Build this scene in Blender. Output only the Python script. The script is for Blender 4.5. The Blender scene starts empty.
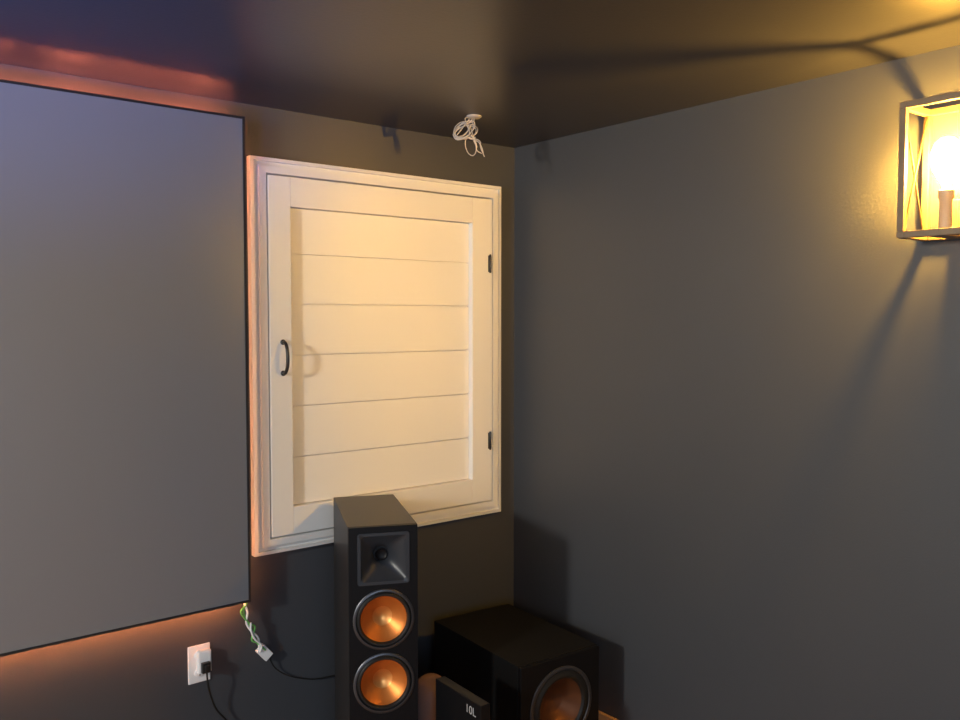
import bpy, bmesh, math, random
from mathutils import Vector, Matrix
random.seed(4)
S = bpy.context.scene
C = S.collection
try:
    S.view_settings.view_transform = 'Standard'
    S.view_settings.look = 'None'
except Exception as e:
    print(e)

# ------------------------------------------------------------ materials
def mat(name, col, rough=0.5, metal=0.0, noise=0.0, nscale=20, bump=0.0, bscale=200, spec=0.5, coat=0.0):
    m = bpy.data.materials.new(name); m.use_nodes = True
    nt = m.node_tree; b = nt.nodes['Principled BSDF']
    b.inputs['Base Color'].default_value = (*col, 1)
    b.inputs['Roughness'].default_value = rough
    b.inputs['Metallic'].default_value = metal
    b.inputs['Specular IOR Level'].default_value = spec
    b.inputs['Coat Weight'].default_value = coat
    tc = nt.nodes.new('ShaderNodeTexCoord')
    if noise > 0:
        n = nt.nodes.new('ShaderNodeTexNoise'); n.inputs['Scale'].default_value = nscale; n.inputs['Detail'].default_value = 4
        r = nt.nodes.new('ShaderNodeMix'); r.data_type = 'RGBA'
        r.inputs[6].default_value = (*[c*(1-noise) for c in col], 1)
        r.inputs[7].default_value = (*[min(1, c*(1+noise)) for c in col], 1)
        nt.links.new(tc.outputs['Object'], n.inputs['Vector'])
        nt.links.new(n.outputs['Fac'], r.inputs[0]); nt.links.new(r.outputs[2], b.inputs['Base Color'])
    if bump > 0:
        n2 = nt.nodes.new('ShaderNodeTexNoise'); n2.inputs['Scale'].default_value = bscale; n2.inputs['Detail'].default_value = 2
        bp = nt.nodes.new('ShaderNodeBump'); bp.inputs['Strength'].default_value = bump; bp.inputs['Distance'].default_value = 0.002
        nt.links.new(tc.outputs['Object'], n2.inputs['Vector'])
        nt.links.new(n2.outputs['Fac'], bp.inputs['Height']); nt.links.new(bp.outputs['Normal'], b.inputs['Normal'])
    return m
def emis(name, col, strength, axis=None, freq=0, noisy=False):
    m = bpy.data.materials.new(name); m.use_nodes = True
    nt = m.node_tree; b = nt.nodes['Principled BSDF']
    b.inputs['Base Color'].default_value = (*col, 1)
    b.inputs['Emission Color'].default_value = (*col, 1)
    b.inputs['Emission Strength'].default_value = strength
    if noisy:
        tc = nt.nodes.new('ShaderNodeTexCoord'); n = nt.nodes.new('ShaderNodeTexNoise'); n.inputs['Scale'].default_value = freq; n.inputs['Detail'].default_value = 3
        r = nt.nodes.new('ShaderNodeMapRange'); r.inputs[1].default_value = .35; r.inputs[2].default_value = .65; r.inputs[3].default_value = strength*.25; r.inputs[4].default_value = strength*1.75
        nt.links.new(tc.outputs['Object'], n.inputs['Vector']); nt.links.new(n.outputs['Fac'], r.inputs[0]); nt.links.new(r.outputs[0], b.inputs['Emission Strength'])
    elif axis is not None:      # light emitting diodes spaced along the tape
        tc = nt.nodes.new('ShaderNodeTexCoord'); sp = nt.nodes.new('ShaderNodeSeparateXYZ')
        nt.links.new(tc.outputs['Object'], sp.inputs[0])
        a = nt.nodes.new('ShaderNodeMath'); a.operation = 'MULTIPLY'; a.inputs[1].default_value = freq
        s = nt.nodes.new('ShaderNodeMath'); s.operation = 'SINE'
        c = nt.nodes.new('ShaderNodeMath'); c.operation = 'MULTIPLY_ADD'; c.inputs[1].default_value = strength*.9; c.inputs[2].default_value = strength
        nt.links.new(sp.outputs[axis], a.inputs[0]); nt.links.new(a.outputs[0], s.inputs[0]); nt.links.new(s.outputs[0], c.inputs[0])
        nt.links.new(c.outputs[0], b.inputs['Emission Strength'])
    return m
def glow_glass(name, col, strength):
    m = bpy.data.materials.new(name); m.use_nodes = True
    nt = m.node_tree; nt.nodes.remove(nt.nodes['Principled BSDF'])
    out = nt.nodes['Material Output']
    t = nt.nodes.new('ShaderNodeBsdfTransparent'); t.inputs[0].default_value = (1.0, .93, .80, 1)
    e = nt.nodes.new('ShaderNodeEmission'); e.inputs[0].default_value = (*col, 1); e.inputs[1].default_value = strength
    a = nt.nodes.new('ShaderNodeAddShader')
    nt.links.new(t.outputs[0], a.inputs[0]); nt.links.new(e.outputs[0], a.inputs[1]); nt.links.new(a.outputs[0], out.inputs[0])
    return m
def wood(name, c1, c2, scale, rough):
    m = mat(name, c1, rough); nt = m.node_tree; b = nt.nodes['Principled BSDF']
    tc = nt.nodes.new('ShaderNodeTexCoord'); mp = nt.nodes.new('ShaderNodeMapping'); mp.inputs['Scale'].default_value = scale
    n = nt.nodes.new('ShaderNodeTexNoise'); n.inputs['Scale'].default_value = 5; n.inputs['Detail'].default_value = 6
    r = nt.nodes.new('ShaderNodeMix'); r.data_type = 'RGBA'; r.inputs[6].default_value = (*c1, 1); r.inputs[7].default_value = (*c2, 1)
    nt.links.new(tc.outputs['Object'], mp.inputs[0]); nt.links.new(mp.outputs[0], n.inputs['Vector'])
    nt.links.new(n.outputs['Fac'], r.inputs[0]); nt.links.new(r.outputs[2], b.inputs['Base Color'])
    return m

M = dict(
    wall=mat('wall_paint', (0.050, 0.054, 0.063), 0.46, noise=0.05, nscale=3, bump=0.15, bscale=160, spec=0.45),
    ceil=mat('ceiling_paint', (0.030, 0.031, 0.041), 0.32, noise=0.08, nscale=2, bump=0.10, bscale=90, spec=0.28),
    floor=wood('floor_wood', (0.32, 0.17, 0.075), (0.42, 0.24, 0.11), (1, 8, 1), 0.45),
    shoe=wood('trim_wood', (0.45, 0.25, 0.11), (0.55, 0.33, 0.16), (8, 1, 8), 0.45),
    white=mat('white_paint', (0.72, 0.72, 0.70), 0.45),
    panel=mat('white_panel_paint', (0.75, 0.75, 0.72), 0.45),
    black=mat('black_metal', (0.012, 0.012, 0.013), 0.35),
    screen=mat('screen_fabric', (0.168, 0.174, 0.196), 0.34, noise=0.01, nscale=300, spec=0.8),
    velvet=mat('frame_black', (0.006, 0.006, 0.008), 0.7),
    cab=wood('black_ash_vinyl', (0.013, 0.012, 0.012), (0.022, 0.020, 0.020), (14, 14, 1), 0.42),
    subcab=mat('black_satin_box', (0.0055, 0.0057, 0.0062), 0.6, noise=0.1, nscale=40, spec=0.18),
    baffle=mat('black_baffle', (0.004, 0.004, 0.005), 0.45, spec=0.2),
    rubber=mat('rubber_surround', (0.007, 0.007, 0.007), 0.45),
    ring=mat('trim_ring_metal', (0.09, 0.09, 0.10), 0.35, metal=0.8),
    horn=mat('horn_rubber', (0.024, 0.027, 0.034), 0.38, spec=0.5),
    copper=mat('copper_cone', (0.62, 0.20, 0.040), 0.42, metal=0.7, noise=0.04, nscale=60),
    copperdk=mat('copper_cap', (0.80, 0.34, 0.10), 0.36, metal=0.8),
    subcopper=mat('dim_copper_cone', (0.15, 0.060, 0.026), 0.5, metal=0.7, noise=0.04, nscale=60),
    plastic=mat('white_plastic', (0.8, 0.8, 0.8), 0.3),
    slot=mat('dark_slot', (0.02, 0.02, 0.02), 0.5),
    greenw=mat('green_wire', (0.14, 0.45, 0.10), 0.4),
    whitew=mat('beige_wire', (0.46, 0.42, 0.36), 0.4),
    blackw=mat('black_cord', (0.01, 0.01, 0.01), 0.4),
    bronze=mat('warm_bronze_frame', (0.16, 0.115, 0.07), 0.45, noise=0.25, nscale=30),
    xbar=mat('dark_iron_rod', (0.06, 0.04, 0.025), 0.45),
    socket=mat('socket_grey', (0.30, 0.28, 0.24), 0.5),
    filament=emis('filament_glow', (1.0, 0.54, 0.082), 4700),
    bulb=glow_glass('bulb_glass', (1.0, 0.62, 0.16), 3.0),
    ledtop=emis('led_pink', (1.0, 0.22, 0.11), 45, 0, 55),
    ledup=emis('led_red_up', (1.0, 0.23, 0.11), 95, None, 16, True),
    ledside=emis('led_peach', (1.0, 0.46, 0.20), 17),
    ledbot=emis('led_orange', (1.0, 0.30, 0.09), 200, 0, 80),
    carton=mat('carton_black', (0.006, 0.006, 0.007), 0.35, spec=0.3),
    ink=mat('white_ink', (0.40, 0.40, 0.40), 0.5),
    pot=mat('dusty_brown_glaze', (0.20, 0.115, 0.10), 0.45, noise=0.1, nscale=12),
)

# ------------------------------------------------------------ mesh helpers
def box(bm, a, b, mtx=None):
    x0, y0, z0 = a; x1, y1, z1 = b
    vs = [bm.verts.new(v) for v in [(x0,y0,z0),(x1,y0,z0),(x1,y1,z0),(x0,y1,z0),(x0,y0,z1),(x1,y0,z1),(x1,y1,z1),(x0,y1,z1)]]
    if mtx is not None:
        for v in vs: v.co = mtx @ v.co
    for f in [(0,3,2,1),(4,5,6,7),(0,1,5,4),(1,2,6,5),(2,3,7,6),(3,0,4,7)]:
        bm.faces.new([vs[i] for i in f])
def bar(bm, p, q, w, h=None):
    h = h or w
    p, q = Vector(p), Vector(q); d = (q-p); L = d.length
    m = Matrix.Translation(p) @ d.to_track_quat('X', 'Z').to_matrix().to_4x4()
    box(bm, (0,-w/2,-h/2), (L,w/2,h/2), m)
def lathe(bm, prof, mtx=Matrix(), n=64, cap0=False, cap1=False):
    rings = []
    for r, z in prof:
        if r < 1e-6:
            rings.append([bm.verts.new(mtx @ Vector((0,0,z)))])
        else:
            rings.append([bm.verts.new(mtx @ Vector((r*math.cos(2*math.pi*k/n), r*math.sin(2*math.pi*k/n), z))) for k in range(n)])
    for A, B in zip(rings, rings[1:]):
        for k in range(n):
            k2 = (k+1) % n
            if len(A) == 1 and len(B) == 1: continue
            if len(A) == 1: bm.faces.new([A[0], B[k2], B[k]])
            elif len(B) == 1: bm.faces.new([A[k], A[k2], B[0]])
            else: bm.faces.new([A[k], A[k2], B[k2], B[k]])
    if cap0 and len(rings[0]) > 1: bm.faces.new(list(reversed(rings[0])))
    if cap1 and len(rings[-1]) > 1: bm.faces.new(rings[-1])
def smooth_path(pts, sub=8):
    P = [Vector(p) for p in pts]; P = [P[0]*2-P[1]] + P + [P[-1]*2-P[-2]]
    out = []
    for i in range(1, len(P)-2):
        for k in range(sub):
            t = k/sub
            a, b, c, d = P[i-1], P[i], P[i+1], P[i+2]
            out.append(0.5*((2*b)+(-a+c)*t+(2*a-5*b+4*c-d)*t*t+(-a+3*b-3*c+d)*t*t*t))
    out.append(P[-2]); return out
def tube(bm, pts, r, n=10, sub=8):
    P = smooth_path(pts, sub) if sub else [Vector(p) for p in pts]
    up = Vector((0.13, 0.21, 0.97)); prev = None
    for i, p in enumerate(P):
        t = (P[min(i+1, len(P)-1)] - P[max(i-1, 0)]).normalized()
        s = t.cross(up)
        if s.length < 1e-3: s = t.cross(Vector((1,0,0)))
        s.normalize(); u = s.cross(t); up = u
        ring = [bm.verts.new(p + r*(math.cos(2*math.pi*k/n)*s + math.sin(2*math.pi*k/n)*u)) for k in range(n)]
        if prev:
            for k in range(n): bm.faces.new([prev[k], prev[(k+1)%n], ring[(k+1)%n], ring[k]])
        else: bm.faces.new(list(reversed(ring)))
        prev = ring
    bm.faces.new(prev)
def obj(name, bm, m, parent=None, bevel=0, smooth=False, seg=2):
    bmesh.ops.recalc_face_normals(bm, faces=bm.faces)
    me = bpy.data.meshes.new(name); bm.to_mesh(me); bm.free()
    me.materials.append(m)
    o = bpy.data.objects.new(name, me); C.objects.link(o)
    if smooth:
        for p in me.polygons: p.use_smooth = True
        try: me.set_sharp_from_angle(angle=math.radians(40))
        except Exception: pass
    if bevel:
        b = o.modifiers.new('bevel', 'BEVEL'); b.width = bevel; b.segments = seg; b.limit_method = 'ANGLE'
    if parent: o.parent = parent
    return o
def thing(name, label, cat, loc=(0,0,0), rotz=0, group=None):
    o = bpy.data.objects.new(name, None); C.objects.link(o); o.empty_display_size = 0.05
    o.location = loc; o.rotation_euler = (0,0,rotz); o['label'] = label; o['category'] = cat
    if group: o['group'] = group
    return o
def tag(o, label, cat, group=None):
    o['label'] = label; o['category'] = cat
    if group: o['group'] = group
    return o
def struct(name, bm, m, bevel=0):
    o = obj(name, bm, m, None, bevel); o['kind'] = 'structure'; return o
def bx(a, b):
    bm = bmesh.new(); box(bm, a, b); return bm
def boolean_cut(o, cutters):
    for c in cutters:
        md = o.modifiers.new('cut', 'BOOLEAN'); md.operation = 'DIFFERENCE'; md.object = c; md.solver = 'EXACT'
    dg = bpy.context.evaluated_depsgraph_get()
    me = bpy.data.meshes.new_from_object(o.evaluated_get(dg))
    o.modifiers.clear(); o.data = me
    for c in cutters: bpy.data.objects.remove(c, do_unlink=True)

# ------------------------------------------------------------ room
XL, YR, H = -5.57, -5.2, 2.38
struct('floor', bx((XL-.1, YR-.1, -.1), (.1, .1, 0)), M['floor'])
struct('ceiling', bx((XL-.1, YR-.1, H), (.1, .1, H+.1)), M['ceil'])
struct('wall_back', bx((XL-.1, 0, 0), (.1, .1, H)), M['wall'])
struct('wall_right', bx((0, YR-.1, 0), (.1, 0, H)), M['wall'])
struct('wall_left', bx((XL-.1, YR-.1, 0), (XL, 0, H)), M['wall'])
struct('wall_rear', bx((XL, YR-.1, 0), (0, YR, H)), M['wall'])
struct('baseboard_right', bx((-.016, YR, 0), (0, -.016, .035)), M['shoe'], .004)
struct('baseboard_back', bx((XL, -.016, 0), (0, 0, .035)), M['shoe'], .004)

# ------------------------------------------------------------ white casing (stepped) and hinged shiplap door
def picture_frame(bm, x0, x1, z0, z1, prof):
    rings = []
    for ins, pr in prof:
        rings.append([bm.verts.new(v) for v in [(x0+ins,-pr,z0+ins),(x1-ins,-pr,z0+ins),(x1-ins,-pr,z1-ins),(x0+ins,-pr,z1-ins)]])
    n = len(rings)
    for i in range(n):
        A, B = rings[i], rings[(i+1) % n]
        for k in range(4):
            bm.faces.new([A[k], A[(k+1)%4], B[(k+1)%4], B[k]])
bm = bmesh.new()
picture_frame(bm, -1.252, -.098, .777, 2.198, [(0,0),(0,.026),(.013,.030),(.014,.020),(.029,.020),(.030,.034),(.055,.037),(.057,.028),(.059,0)])
struct('trim_1', bm, M['white'])

DX0, DX1, DZ0, DZ1 = -1.190, -.160, .839, 2.136
PX0, PX1, PZ0, PZ1 = -1.104, -.267, .940, 2.030
d = thing('shutter_door', 'white hinged window shutter of horizontal shiplap boards with black pull, set in dark wall', 'shutter', ((DX0+DX1)/2, 0, DZ0))
def wbm_child(name, bm, m, t, **k):       # mesh given in world coordinates, parented to an unrotated thing
    bmesh.ops.translate(bm, verts=bm.verts, vec=-Vector(t.location))
    return obj(name, bm, m, t, **k)
fy = -.038
bm = bmesh.new()
box(bm, (DX0, fy, DZ0), (PX0, -.001, DZ1)); box(bm, (PX1, fy, DZ0), (DX1, -.001, DZ1))
box(bm, (PX0+.0004, fy, PZ1), (PX1-.0004, -.001, DZ1)); box(bm, (PX0+.0004, fy, DZ0), (PX1-.0004, -.001, PZ0))
wbm_child('stile_frame', bm, M['white'], d, bevel=.0015)
bm = bmesh.new(); zs = [PZ0, 1.118, 1.307, 1.494, 1.680, 1.862, PZ1]
box(bm, (PX0, -.0015, PZ0), (PX1, -.001, PZ1))
for a, b in zip(zs, zs[1:]): box(bm, (PX0+.0005, -.0125, a+.0020), (PX1-.0005, -.0015, b-.0020))
wbm_child('shiplap_panel', bm, M['panel'], d, bevel=.0006)
hx, hz = -1.140, 1.487
bm = bmesh.new()
tube(bm, [(hx,fy-.004,hz-.056),(hx,fy-.020,hz-.053),(hx,fy-.034,hz-.032),(hx,fy-.038,hz),(hx,fy-.034,hz+.032),(hx,fy-.020,hz+.053),(hx,fy-.004,hz+.056)], .0062, 12)
for s in (-1, 1):
    lathe(bm, [(0,0),(.010,0),(.010,.003),(.007,.006),(0,.006)], Matrix.Translation((hx,fy,hz+s*.056)) @ Matrix.Rotation(math.pi/2,4,'X'), 20)
h = wbm_child('pull_handle', bm, M['black'], d, smooth=True); h['label'] = 'black curved pull handle'
for z in (1.862, 1.10):
    bm = bmesh.new()
    lathe(bm, [(0,-.040),(.003,-.040),(.0045,-.036),(.0045,.036),(.003,.040),(0,.040)], Matrix.Translation((DX1-.014,-.043,z)), 14)
    box(bm, (DX1-.022, -.0405, z-.035), (DX1-.005, -.0382, z+.035))
    hg = wbm_child('hinge', bm, M['black'], d, smooth=True); hg['label'] = 'small black butt hinge'

# ------------------------------------------------------------ projection screen with back lighting
sx0, sx1, sz0, sz1 = -4.275, -1.290, .635, 2.316
sc = thing('projector_screen', 'large grey projection screen with thin black frame and glowing backlight', 'screen', ((sx0+sx1)/2, 0, sz0))
wbm_child('screen_surface', bx((sx0+.008, -.072, sz0+.008), (sx1-.008, -.064, sz1-.008)), M['screen'], sc)
bm = bmesh.new()
picture_frame(bm, sx0, sx1, sz0, sz1, [(0,.060),(0,.076),(.008,.076),(.008,.060)])
wbm_child('frame', bm, M['velvet'], sc, bevel=.001)
i = .020; y0, y1 = -.0638, -.0625
wbm_child('led_strip', bx((sx0+i, y0, sz1-i-.001), (sx1-i, y1, sz1-i+.009)), M['ledtop'], sc)
up = wbm_child('led_strip', bx((sx0+.01, -.0600, sz1-.0035), (sx1-.03, -.0520, sz1-.0025)), M['ledup'], sc); up['label'] = 'red light strip along the top edge'
wbm_child('led_strip', bx((sx0+i, y0, sz0+i-.005), (sx1-i, y1, sz0+i+.005)), M['ledbot'], sc)
wbm_child('led_strip', bx((sx1-i-.005, y0, sz0+i+.02), (sx1-i+.005, y1, sz1-i-.02)), M['ledside'], sc)
wbm_child('led_strip', bx((sx0+i-.005, y0, sz0+i+.02), (sx0+i+.005, y1, sz1-i-.02)), M['ledside'], sc)
for x in (-3.8, -2.79, -1.75):
    bm = bmesh.new(); box(bm, (x-.03, -.064, sz1-.12), (x+.03, 0, sz1-.10)); box(bm, (x-.03, -.004, sz1-.16), (x+.03, 0, sz1-.10))
    wbm_child('mounting_bracket', bm, M['black'], sc)

# loose green wires with white connector
lw = thing('led_controller_wire', 'loose green and white wire with connector hanging under corner of the screen', 'wire', (-1.25, -.03, .43))
P = [(-1.305,-.045,.655),(-1.300,-.042,.625),(-1.303,-.040,.590),(-1.290,-.038,.555),(-1.272,-.036,.525),(-1.262,-.033,.490),(-1.246,-.030,.462),(-1.232,-.026,.436)]
bm = bmesh.new()
tube(bm, P, .0040, 8)
tube(bm, [(p[0]+.013*math.sin(k*1.9+1), p[1]-.006, p[2]+.006*math.cos(k*3)) for k, p in enumerate(P)], .0034, 8)
wbm_child('green_wire', bm, M['greenw'], lw, smooth=True)
bm = bmesh.new()
tube(bm, [(p[0]-.012*math.sin(k*1.9+1), p[1]-.005, p[2]) for k, p in enumerate(P)], .0040, 8)
tube(bm, [(p[0]+.010*math.cos(k*2.3), p[1]-.010, p[2]-.004) for k, p in enumerate(P[3:])], .0036, 8)
wbm_child('white_wire', bm, M['plastic'], lw, smooth=True)
mtx = Matrix.Translation((-1.218,-.022,.420)) @ Matrix.Rotation(math.radians(50), 4, 'Y')
bm = bmesh.new(); box(bm, (-.030,-.010,-.018), (.026,.010,.018), mtx)
wbm_child('connector', bm, M['plastic'], lw, bevel=.002)
bm = bmesh.new()
tube(bm, [(-1.200,-.020,.397),(-1.170,-.014,.345),(-1.11,-.012,.300),(-1.02,-.012,.265),(-.93,-.012,.255),(-.84,-.010,.25)], .0022, 8)
wbm_child('black_lead', bm, M['blackw'], lw, smooth=True)

# ------------------------------------------------------------ outlet + plug
ox, oz = -1.452, .434
ou = thing('wall_outlet', 'white duplex wall outlet with cover plate below the screen', 'outlet', (ox, 0, oz-.065))
wbm_child('cover_plate', bx((ox-.039,-.007,oz-.066), (ox+.039,0,oz+.066)), M['plastic'], ou, bevel=.003)
for s in (-1, 1):
    bm = bmesh.new()
    lathe(bm, [(.0175,0),(.0175,.003),(.016,.004),(0,.004)], Matrix.Translation((ox,-.007,oz+s*.030)) @ Matrix.Rotation(math.pi/2,4,'X') @ Matrix.Diagonal((1,.85,1,1)), 24)
    r = wbm_child('receptacle', bm, M['plastic'], ou, smooth=True)
    bm = bmesh.new()
    cz = oz+s*.030
    box(bm, (ox-.0075,-.0116,cz-.001), (ox-.0055,-.0111,cz+.008)); box(bm, (ox+.0055,-.0116,cz-.001), (ox+.0075,-.0111,cz+.007))
    box(bm, (ox-.002,-.0116,cz-.010), (ox+.002,-.0111,cz-.006))
    bmesh.ops.translate(bm, verts=bm.verts, vec=-Vector(ou.location))
    sl = obj('slots', bm, M['slot'], r)
ad = obj('plug_adapter', bx((ox-.014,-.034,oz-.028), (ox+.034,-.0118,oz+.052)), M['plastic'], None, .006, seg=4)
tag(ad, 'white adapter block plugged into the wall outlet behind the black plug', 'adapter')
pl = thing('power_plug', 'small black power plug with cord, plugged into the adapter on the wall outlet', 'plug', (ox, -.03, oz-.02))
bm = bmesh.new(); box(bm, (ox-.006,-.052,oz-.022), (ox+.024,-.0342,oz+.014)); box(bm, (ox+.000,-.060,oz-.016), (ox+.018,-.052,oz+.008))
wbm_child('plug_body', bm, M['blackw'], pl, bevel=.003)
bm = bmesh.new()
tube(bm, [(ox+.008,-.052,oz-.014),(ox+.012,-.052,oz-.060),(ox+.026,-.040,oz-.11),(ox+.05,-.030,oz-.17),(ox+.10,-.024,oz-.24),(ox+.14,-.024,oz-.33),(ox+.16,-.03,oz-.4255)], .0032, 8)
wbm_child('cord', bm, M['blackw'], pl, smooth=True)

# ------------------------------------------------------------ drivers
FRONT = Matrix.Rotation(math.pi/2, 4, 'X')      # local z -> -y (outwards)
def driver(t, x, yf, z, R, k=1.0, cone='copper', cap='copperdk', cr=.75):
    T = Matrix.Translation((x, yf, z)) @ FRONT
    bm = bmesh.new()
    lathe(bm, [(R*.90,-.008),(R*.90,.003),(R*.915,.0055),(R*.97,.0055),(R,.003),(R,-.008)], T, 72)
    rg = obj('woofer', bm, M['ring'], t, smooth=True)
    bm = bmesh.new()
    lathe(bm, [(R*.90,.001),(R*(cr+.12),.004),(R*(cr+.09),.0075),(R*(cr+.05),.0075),(R*(cr+.015),.004),(R*(cr-.005),-.002)], T, 72)
    obj('surround', bm, M['rubber'], rg, smooth=True)
    bm = bmesh.new()
    prof = [(R*cr,-.001)]
    for j in range(1, 11):
        u = j/10; prof.append((R*(cr-(cr-.30)*u), -.001-.034*k*(u**.85)))
    lathe(bm, prof, T, 72)
    obj('cone', bm, M[cone], rg, smooth=True)
    bm = bmesh.new(); prof = [(R*.325, -.033*k)]
    for j in range(0, 9):
        u = j/8; prof.append((R*.31*(1-u), -.034*k-.010*k*math.sin(u*math.pi/2)))
    prof[-1] = (0, prof[-1][1])
    lathe(bm, prof, T, 48)
    obj('dust_cap', bm, M[cap], rg, smooth=True)
    return rg
def cyl_cutter(x, y, z, r, depth):
    bm = bmesh.new(); lathe(bm, [(r,-depth),(r,.02)], Matrix.Translation((x,y,z)) @ FRONT, 72, True, True)
    return obj('cut', bm, M['baffle'])

# ------------------------------------------------------------ tower speaker
SW, SD, SH = .225, .49, .963
sp = thing('tower_speaker', 'tall black tower speaker with horn tweeter and copper woofers in front of white shutter', 'speaker', (-.9596, -.349, 0), math.radians(-24))
yf = -SD/2
body = obj('cabinet', bx((-SW/2, yf+.012, .03), (SW/2, SD/2, SH)), M['cab'])
woof = [SH-.304, SH-.513]
cut = [cyl_cutter(0, yf+.012, z, .098, .07) for z in woof]
cut.append(obj('cut', bx((-.076, yf-.02, SH-.105-.078), (.076, yf+.07, SH-.105+.078)), M['baffle']))
boolean_cut(body, cut); body.parent = sp
b = body.modifiers.new('bevel', 'BEVEL'); b.width = .002; b.segments = 2; b.limit_method = 'ANGLE'
baf = obj('front_baffle', bx((-SW/2+.001, yf, .031), (SW/2-.001, yf+.012, SH-.001)), M['baffle'])
cut = [cyl_cutter(0, yf, z, .098, .07) for z in woof]
cut.append(obj('cut', bx((-.076, yf-.02, SH-.105-.078), (.076, yf+.07, SH-.105+.078)), M['baffle']))
boolean_cut(baf, cut); baf.parent = sp
for z in woof: driver(sp, 0, yf, z, .100)
def horn_ring(bm, s, p, y, zc, n=96):
    vs = []
    for k in range(n):
        a = 2*math.pi*(k+.5)/n; c, q = math.cos(a), math.sin(a)
        r = s/((abs(c)**p+abs(q)**p)**(1/p))
        vs.append(bm.verts.new((r*c, y, zc+r*q)))
    return vs
bm = bmesh.new(); zc = SH-.105; rs = []
for s, p, y in [(.084,30,yf+.0),(.084,30,yf-.004),(.074,30,yf-.004),(.071,14,yf+.000),(.062,8,yf+.008),(.052,5,yf+.017),(.043,3.6,yf+.026),(.034,2.8,yf+.036),(.027,2.3,yf+.046),(.023,2,yf+.060)]:
    rs.append(horn_ring(bm, s, p, y, zc))
for A, B in zip(rs, rs[1:]):
    for k in range(96): bm.faces.new([A[k], A[(k+1)%96], B[(k+1)%96], B[k]])
bm.faces.new(rs[-1])
hn = obj('horn', bm, M['horn'], sp, smooth=True)
bm = bmesh.new()
lathe(bm, [(.0215,0),(.0215,.002),(.019,.003),(.016,.0005),(.010,-.001),(0,-.002)], Matrix.Translation((0, yf+.0555, zc)) @ FRONT, 32)
obj('tweeter', bm, M['baffle'], hn, smooth=True)
for sx in (-1, 1):
    for sy in (-1, 1):
        bm = bmesh.new()
        bar(bm, (sx*.08, sy*.2, .022), (sx*.140, sy*.225, .014), .03, .014)
        lathe(bm, [(0,0),(.014,0),(.016,.006),(.012,.012),(0,.012)], Matrix.Translation((sx*.135, sy*.222, 0)), 20)
        obj('foot', bm, M['baffle'], sp, bevel=.002)
obj('plinth', bx((-.105, -.235, .014), (.105, .235, .03)), M['baffle'], sp, .002)

# ------------------------------------------------------------ subwoofer
bz = .400
sb = thing('subwoofer', 'large black subwoofer box on the floor in the room corner', 'subwoofer', (-.350, -.400, 0), math.radians(-4.5))
w, dd = .187, .29
sbody = obj('cabinet', bx((-w, -dd+.016, .02), (w, dd, bz)), M['subcab'])
zc2 = .218
boolean_cut(sbody, [cyl_cutter(0, -dd+.016, zc2, .143, .09)]); sbody.parent = sb
b = sbody.modifiers.new('bevel', 'BEVEL'); b.width = .002; b.segments = 2; b.limit_method = 'ANGLE'
sbf = obj('front_baffle', bx((-w+.001, -dd, .021), (w-.001, -dd+.016, bz-.001)), M['baffle'])
boolean_cut(sbf, [cyl_cutter(0, -dd, zc2, .143, .09)]); sbf.parent = sb
b = sbf.modifiers.new('bevel', 'BEVEL'); b.width = .004; b.segments = 2; b.limit_method = 'ANGLE'
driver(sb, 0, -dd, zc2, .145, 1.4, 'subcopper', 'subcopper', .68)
for sx in (-1, 1):
    for sy in (-1, 1):
        bm = bmesh.new(); lathe(bm, [(.018,0),(.022,.004),(.022,.02)], Matrix.Translation((sx*(w-.04), sy*(dd-.05), 0)), 20, True, True)
        obj('foot', bm, M['rubber'], sb)

# ------------------------------------------------------------ black carton with white lettering
ct = thing('carton', 'slim black carton with white lettering standing between tower speaker and subwoofer', 'box', (-.874, -.745, 0), math.radians(-3))
obj('carton_body', bx((-.018, -.128, 0), (.018, .128, .432)), M['carton'], ct, .002)
cu = bpy.data.curves.new('lettering', 'FONT'); cu.body = '10L'; cu.size = .038; cu.extrude = .0004; cu.align_x = 'CENTER'
tmp = bpy.data.objects.new('tmp', cu); C.objects.link(tmp)
dg = bpy.context.evaluated_depsgraph_get(); me = bpy.data.meshes.new_from_object(tmp.evaluated_get(dg)); bpy.data.objects.remove(tmp, do_unlink=True)
me.materials.clear(); me.materials.append(M['ink'])
tx = bpy.data.objects.new('lettering', me); C.objects.link(tx); tx.parent = ct
tx.matrix_local = Matrix.Translation((-.0184, -.074, .387)) @ Matrix.Rotation(math.radians(-90), 4, 'Z') @ Matrix.Rotation(math.radians(90), 4, 'X')
# ------------------------------------------------------------ dusty brown pot behind it
bm = bmesh.new()
lathe(bm, [(0,0),(.052,0),(.058,.006),(.070,.08),(.075,.16),(.074,.24),(.066,.30),(.052,.335),(.030,.352),(0,.356)], Matrix(), 48)
pt = obj('lidded_pot', bm, M['pot'], None, smooth=True); pt.location = (-.778, -.44, 0)
tag(pt, 'dusty brown rounded pot between tower speaker and subwoofer', 'pot')

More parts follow.
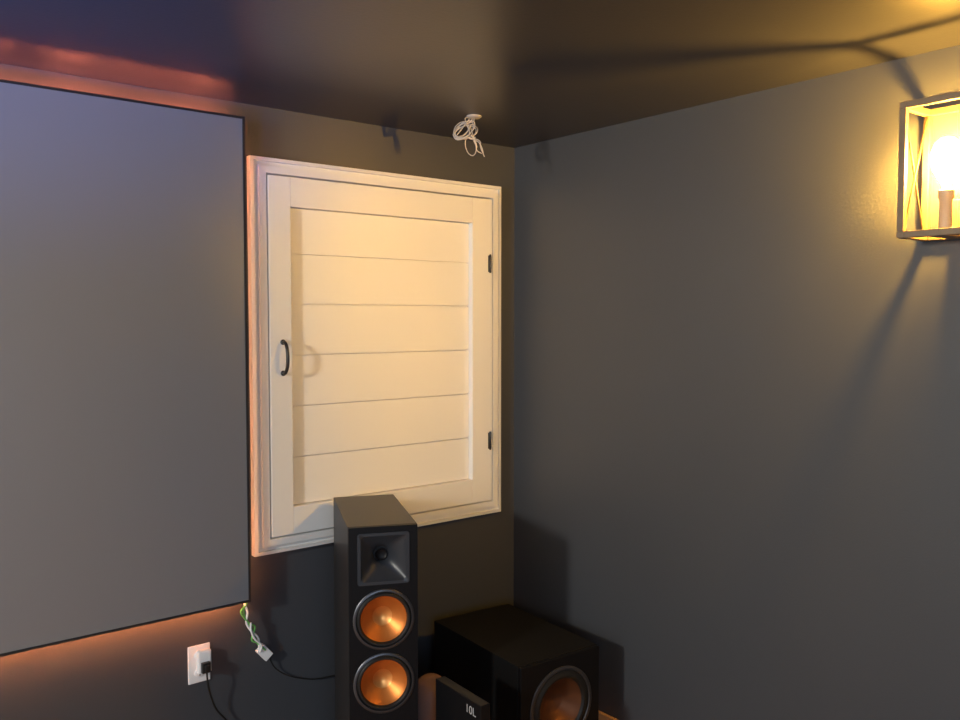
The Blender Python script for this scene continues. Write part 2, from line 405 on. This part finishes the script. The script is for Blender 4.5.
# ------------------------------------------------------------ looped cable at ceiling
cb = thing('ceiling_cable', 'looped pale cable hanging from a small ceiling mount near the room corner', 'cable', (-.536, -.36, H))
bm = bmesh.new(); lathe(bm, [(0,0),(.028,0),(.028,-.004),(.022,-.008),(0,-.009)], Matrix.Translation((.02,0,0)), 28)
obj('cable_plate', bm, M['whitew'], cb, smooth=True)
loops = [(-.022,-.056,.044,.026,.7,.3,2.4), (-.014,-.062,.040,.024,.3,1.2,1.9), (-.030,-.050,.034,.022,.9,2.0,1.6), (.004,-.108,.036,.020,-1.3,.0,1.3)]
ux, uy = .777, -.629       # loops hang in a plane roughly across the room's diagonal
for q, (cx, cz, R1, R2, tilt, ph, turns) in enumerate(loops):
    bm = bmesh.new(); pts = [(.020-.006*q, .004*q, -.006), (.014-.01*q, .002*q, -.022)]
    nn = int(turns*9)
    for k in range(nn):
        a = ph+1.2+k*2*math.pi/9; g = 1-.14*k/nn*math.cos(q+k)
        e, f = g*R1*math.cos(a), g*R2*math.sin(a)
        h_ = cx+e*math.cos(tilt)-f*math.sin(tilt); v_ = cz+e*math.sin(tilt)+f*math.cos(tilt)
        dp = .010*math.sin(a+q)+.004*q-.003*k/nn
        pts.append((h_*ux+dp*.63, h_*uy+dp*.777, min(v_, -.012)))
    tails = [[(.030,-.090),(.040,-.118),(.054,-.152)], [(.022,-.100),(.026,-.128),(.044,-.140)], [(.0,-.085),(.022,-.080)], [(.034,-.100),(.046,-.122),(.050,-.140)]][q]
    for h_, v_ in tails: pts.append((h_*ux, h_*uy, v_))
    tube(bm, pts, .0018, 7, 6)
    obj('cable_strand', bm, M['whitew'], cb, smooth=True)

# ------------------------------------------------------------ sconce
ls = thing('wall_sconce', 'open cage wall sconce with crossed side bars and glowing bulb on right wall', 'wall lamp', (0, -1.865, 1.848))
p, hw, hh, t_ = .162, .096, .367, .018
obj('back_plate', bx((-.010, -.05, .018), (0, .05, .11)), M['bronze'], ls, .003)
bm = bmesh.new(); a = t_/2
for sy in (-1, 1):
    for x in (-p+a, -a):
        box(bm, (x-a, sy*(hw-a)-a, t_), (x+a, sy*(hw-a)+a, hh-t_))
    for z in (0, hh-t_): box(bm, (-p, sy*(hw-a)-a, z), (0, sy*(hw-a)+a, z+t_))
for z in (0, hh-t_):
    box(bm, (-p, -hw+t_, z), (-p+t_, hw-t_, z+t_)); box(bm, (-t_, -hw+t_, z), (0, hw-t_, z+t_))
box(bm, (-p+t_, -.022, .001), (-t_, .022, .011))
obj('cage_frame', bm, M['bronze'], ls, .0015)
for sy in (-1, 1):
    bm = bmesh.new(); y = sy*(hw-a)
    bar(bm, (-p+t_, y-.002, t_), (-t_, y-.002, hh-t_), .004, .006); bar(bm, (-p+t_, y+.002, hh-t_), (-t_, y+.002, t_), .004, .006)
    obj('cross_bars', bm, M['xbar'], ls)
bm = bmesh.new(); lathe(bm, [(0,.011),(.024,.011),(.024,.018),(.016,.026),(.016,.10),(.020,.105),(.020,.125),(.013,.13),(0,.13)], Matrix.Translation((-.088,0,0)), 28)
obj('bulb_socket', bm, M['socket'], ls, smooth=True)
bm = bmesh.new(); lathe(bm, [(.012,.131),(.014,.142),(.024,.158),(.036,.180),(.042,.205),(.041,.228),(.032,.254),(.017,.268),(0,.272)], Matrix.Translation((-.088,0,0)), 28)
bl = obj('bulb', bm, M['bulb'], ls, smooth=True)
bm = bmesh.new(); lathe(bm, [(0,.174),(.010,.179),(.018,.192),(.020,.208),(.018,.224),(.010,.237),(0,.240)], Matrix.Translation((-.088,0,0)), 20)
obj('filament', bm, M['filament'], bl, smooth=True)

# ------------------------------------------------------------ lights
def area(name, loc, target, sx, sy, col, e):
    l = bpy.data.lights.new(name, 'AREA'); l.shape = 'RECTANGLE'; l.size = sx; l.size_y = sy; l.color = col; l.energy = e
    o = bpy.data.objects.new(name, l); C.objects.link(o); o.location = loc
    o.rotation_euler = (Vector(target)-Vector(loc)).to_track_quat('-Z', 'Y').to_euler(); return o
def spot(name, loc, target, ang, col, e, r):
    l = bpy.data.lights.new(name, 'SPOT'); l.color = col; l.energy = e; l.spot_size = math.radians(ang); l.spot_blend = 1.0; l.shadow_soft_size = r
    o = bpy.data.objects.new(name, l); C.objects.link(o); o.location = loc
    o.rotation_euler = (Vector(target)-Vector(loc)).to_track_quat('-Z', 'Y').to_euler(); return o
area('rear_cool_fill', (-3.0, -5.1, 1.5), (-1.6, 0, 1.1), 2.2, 1.3, (0.58, 0.77, 1.0), 68)  # added cool fill from the rear; the wall there has no window
area('left_lamp_light', (XL+.14, -1.85, 2.18), (-.4, -.8, 1.5), .24, .26, (1.0, 0.95, 0.84), 118)
area('left_soft_fill', (XL+.14, -2.1, 1.3), (-.6, -.9, .9), 1.5, 1.2, (0.80, 0.90, 1.0), 36)  # large fill panel added to soften the left lamp's shadows, not a window
spot('warm_wall_fill', (-4.6, -4.7, 2.1), (0, -1.35, 1.80), 36, (1.0, .70, .36), 420, .25)  # added warm spot that tints the right wall, no fixture behind it
spot('blue_spot', (-3.6, -1.9, 1.1), (-2.40, -.90, 2.38), 52, (.06, .22, 1.0), 430, .15)  # free-floating helper, put in to turn ceiling and upper screen blue
w_ = bpy.data.worlds.new('world'); w_.use_nodes = True; S.world = w_
w_.node_tree.nodes['Background'].inputs[0].default_value = (.02, .022, .03, 1)

# ------------------------------------------------------------ camera
cam = bpy.data.cameras.new('camera'); co = bpy.data.objects.new('camera', cam); C.objects.link(co)
cam.sensor_width = 36; cam.lens = 862/960*36; cam.clip_start = .02
co.location = (-2.541, -2.896, 1.63)
co.rotation_euler = (math.radians(90-2.79), 0, math.radians(51-90))
S.camera = co
